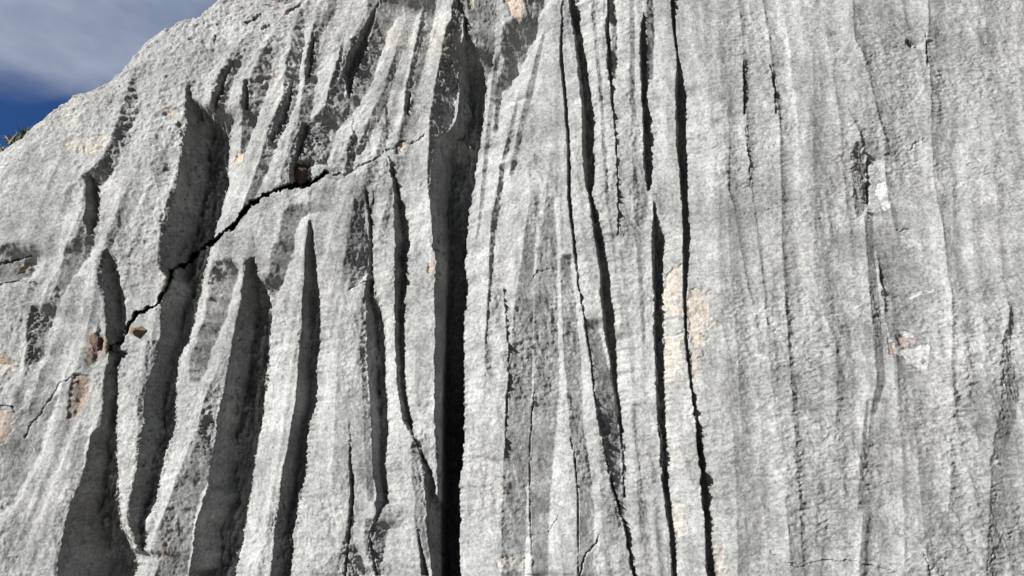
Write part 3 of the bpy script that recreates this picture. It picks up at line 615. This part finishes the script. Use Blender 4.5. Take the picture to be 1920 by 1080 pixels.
# ------------------------------------------------------------------ stones caught in the joint
PU, PV = project(X, Y, HT)
def surf(u, v):                                  # point of the slab seen at (u, v)
    d = (PU - u)**2 + (PV - v)**2; d[SD < -3] = 1e9; k = np.argmin(d); j, i = divmod(k, nu)
    return P[j, i], HT[j, i], X[j, i], Y[j, i]
def stone(name, label, u, v, h, size, seed, mat, rot=0.0):
    rs_ = np.random.RandomState(seed); bm = __import__('bmesh').new()
    __import__('bmesh').ops.create_icosphere(bm, subdivisions=5, radius=1.0)
    co = np.array([q.co[:] for q in bm.verts]); n_ = co/np.linalg.norm(co, axis=1)[:, None]
    pl = rs_.randn(13, 3); pl /= np.linalg.norm(pl, axis=1)[:, None]; dd = rs_.uniform(.62, .95, 13)
    r_ = np.min(np.where(n_ @ pl.T > .05, dd/np.maximum(n_ @ pl.T, .05), 1.25), axis=1)
    r_ = np.minimum(r_, 1.15) + .05*fbm(n_[:, 0]*3 + 9, n_[:, 1]*3 + n_[:, 2]*2, seed, 4, .6) + .02*vnoise(n_[:, 0]*14, n_[:, 1]*14 + n_[:, 2]*9, seed+5)
    co = n_*r_[:, None]*np.array(size)
    ca_, sa_ = math.cos(rot), math.sin(rot); co[:, :2] = co[:, :2] @ np.array([[ca_, sa_], [-sa_, ca_]])
    Wp = co[:, :1]*RIGHT + co[:, 1:2]*WU + co[:, 2:]*WN
    for q, w in zip(bm.verts, Wp): q.co = w
    m_ = bpy.data.meshes.new(name); bm.to_mesh(m_); bm.free(); m_.materials.append(mat)
    m_.polygons.foreach_set('use_smooth', [True]*len(m_.polygons))
    ob = bpy.data.objects.new(name, m_); C.objects.link(ob); ob.location = on_wall(np.array(u), np.array(v), h)
    return tag(ob, label, 'stone')
BROWN_ROCK = rock_material('brown_stone', (.60, .43, .33), False); DARK_ROCK = rock_material('dark_stone', (.34, .23, .18), False)
stone('wedged_stone', 'dark brown angular stone wedged above the widest gap of the diagonal crack', 561, 328, surf(533, 325)[1] - .075, (.058, .070, .055), 33, DARK_ROCK, .6)
stone('stone_chip', 'brown broken stone chip stuck beside the lower left end of the diagonal crack', 181, 643, surf(176, 665)[1] - .01, (.042, .050, .04), 8, BROWN_ROCK, .2)
stone('stone_chip', 'rusty orange stone chip lodged just under the diagonal crack', 262, 623, surf(262, 650)[1], (.046, .032, .035), 12, BROWN_ROCK, -.2)

# ------------------------------------------------------------------ plants on the skyline
LEAF = plain('spiky_leaf', (.02, .035, .01), (.07, .085, .02), 40); DRYLEAF = plain('dry_leaf', (.35, .27, .17), (.55, .46, .33), 40); TWIG = plain('twig', (.05, .035, .025), (.12, .08, .05), 60)
def tuft(name, label, base, n_leaf, ln, wd_, seed, mats, lean=(0, 0, 0), spread=.9, foot=.05, group=None, cat='plant'):
    r0 = random.Random(seed); vs = []; fs = []; mi = []
    for k in range(n_leaf):
        az = r0.uniform(0, 2*math.pi); tilt = r0.uniform(.05, spread)
        d = Vector((math.cos(az)*math.sin(tilt), math.sin(az)*math.sin(tilt), math.cos(tilt))) + Vector(lean); d.normalize()
        o = Vector((r0.uniform(-foot, foot), r0.uniform(-foot, foot)*.6, 0)); L_ = ln*r0.uniform(.55, 1.1); w = wd_*r0.uniform(.7, 1.2)
        sd = d.cross(Vector((r0.uniform(-1, 1), r0.uniform(-1, 1), .3))).normalized(); nn = sd.cross(d)
        b0 = len(vs); seg = 5
        for q in range(seg + 1):
            t = q/seg; c = o + d*L_*t + Vector((d.x, d.y, -.5))*(.25*L_*t*t); ww = w*(1 - t)**.7*(.75 + .5*math.sin(math.pi*min(t*1.5, 1)))
            vs += [c - sd*ww + nn*ww*.25, c - nn*ww*.45, c + sd*ww + nn*ww*.25]
        for q in range(seg):
            a = b0 + q*3; fs += [(a, a+1, a+4, a+3), (a+1, a+2, a+5, a+4), (a+2, a, a+3, a+5)]; mi += [0 if k % 8 else 1]*3
    m_ = bpy.data.meshes.new(name); m_.from_pydata([tuple(v) for v in vs], [], fs)
    for m in mats: m_.materials.append(m)
    m_.polygons.foreach_set('material_index', mi)
    ob = bpy.data.objects.new(name, m_); C.objects.link(ob); ob.location = base
    return tag(ob, label, cat, group)
G = 'spiky plants behind the left skyline of the rock'
def skyl(u, v, h): return on_wall(np.array(float(u)), np.array(float(v)), h)
tuft('spiky_plant', 'dark green spiky tuft nearest the top of the row behind the skyline', skyl(48, 258, -.16), 50, .098, .0055, 1, (LEAF, DRYLEAF), (.0, 0, .1), .8, .03, G)
tuft('spiky_plant', 'fullest olive green spiky tuft in the middle of the row behind the skyline', skyl(30, 272, -.16), 66, .105, .0055, 2, (LEAF, DRYLEAF), (-.2, 0, .1), .9, .04, G)
tuft('spiky_plant', 'pale half dry spiky tuft at the left edge of the photo behind the skyline', skyl(6, 290, -.16), 46, .08, .005, 3, (DRYLEAF, LEAF), (-.2, 0, .1), .9, .04, G)
tuft('dry_tuft', 'dark dried tuft of grass tucked into the rock at the top edge of the photo', surf(530, 4)[0] + WN*.0, 60, .055, .0018, 4, (TWIG, DRYLEAF), tuple(WN*.6 - RIGHT*.7), .9, .045)
t0 = surf(496, 10)[0] + WN*.006; t1 = surf(514, 11)[0] + WN*.006
ax = Vector(t1 - t0); vs = []; fs = []
for q in range(7):
    c = Vector(t0) + ax*(q/6) + Vector((0, 0, .002*math.sin(q*1.3))); 
    for k in range(6):
        a_ = k*math.pi/3; vs.append(tuple(c + (Vector(WU)*math.cos(a_) + Vector(WN)*math.sin(a_))*.0022*(1 - q*.09)))
for q in range(6):
    for k in range(6): fs.append((q*6+k, q*6+(k+1) % 6, q*6+6+(k+1) % 6, q*6+6+k))
tm = bpy.data.meshes.new('twig'); tm.from_pydata(vs, [], fs); tm.materials.append(TWIG); to = bpy.data.objects.new('twig', tm); C.objects.link(to)
tag(to, 'thin dark twig lying on pale rock near the top edge', 'twig')
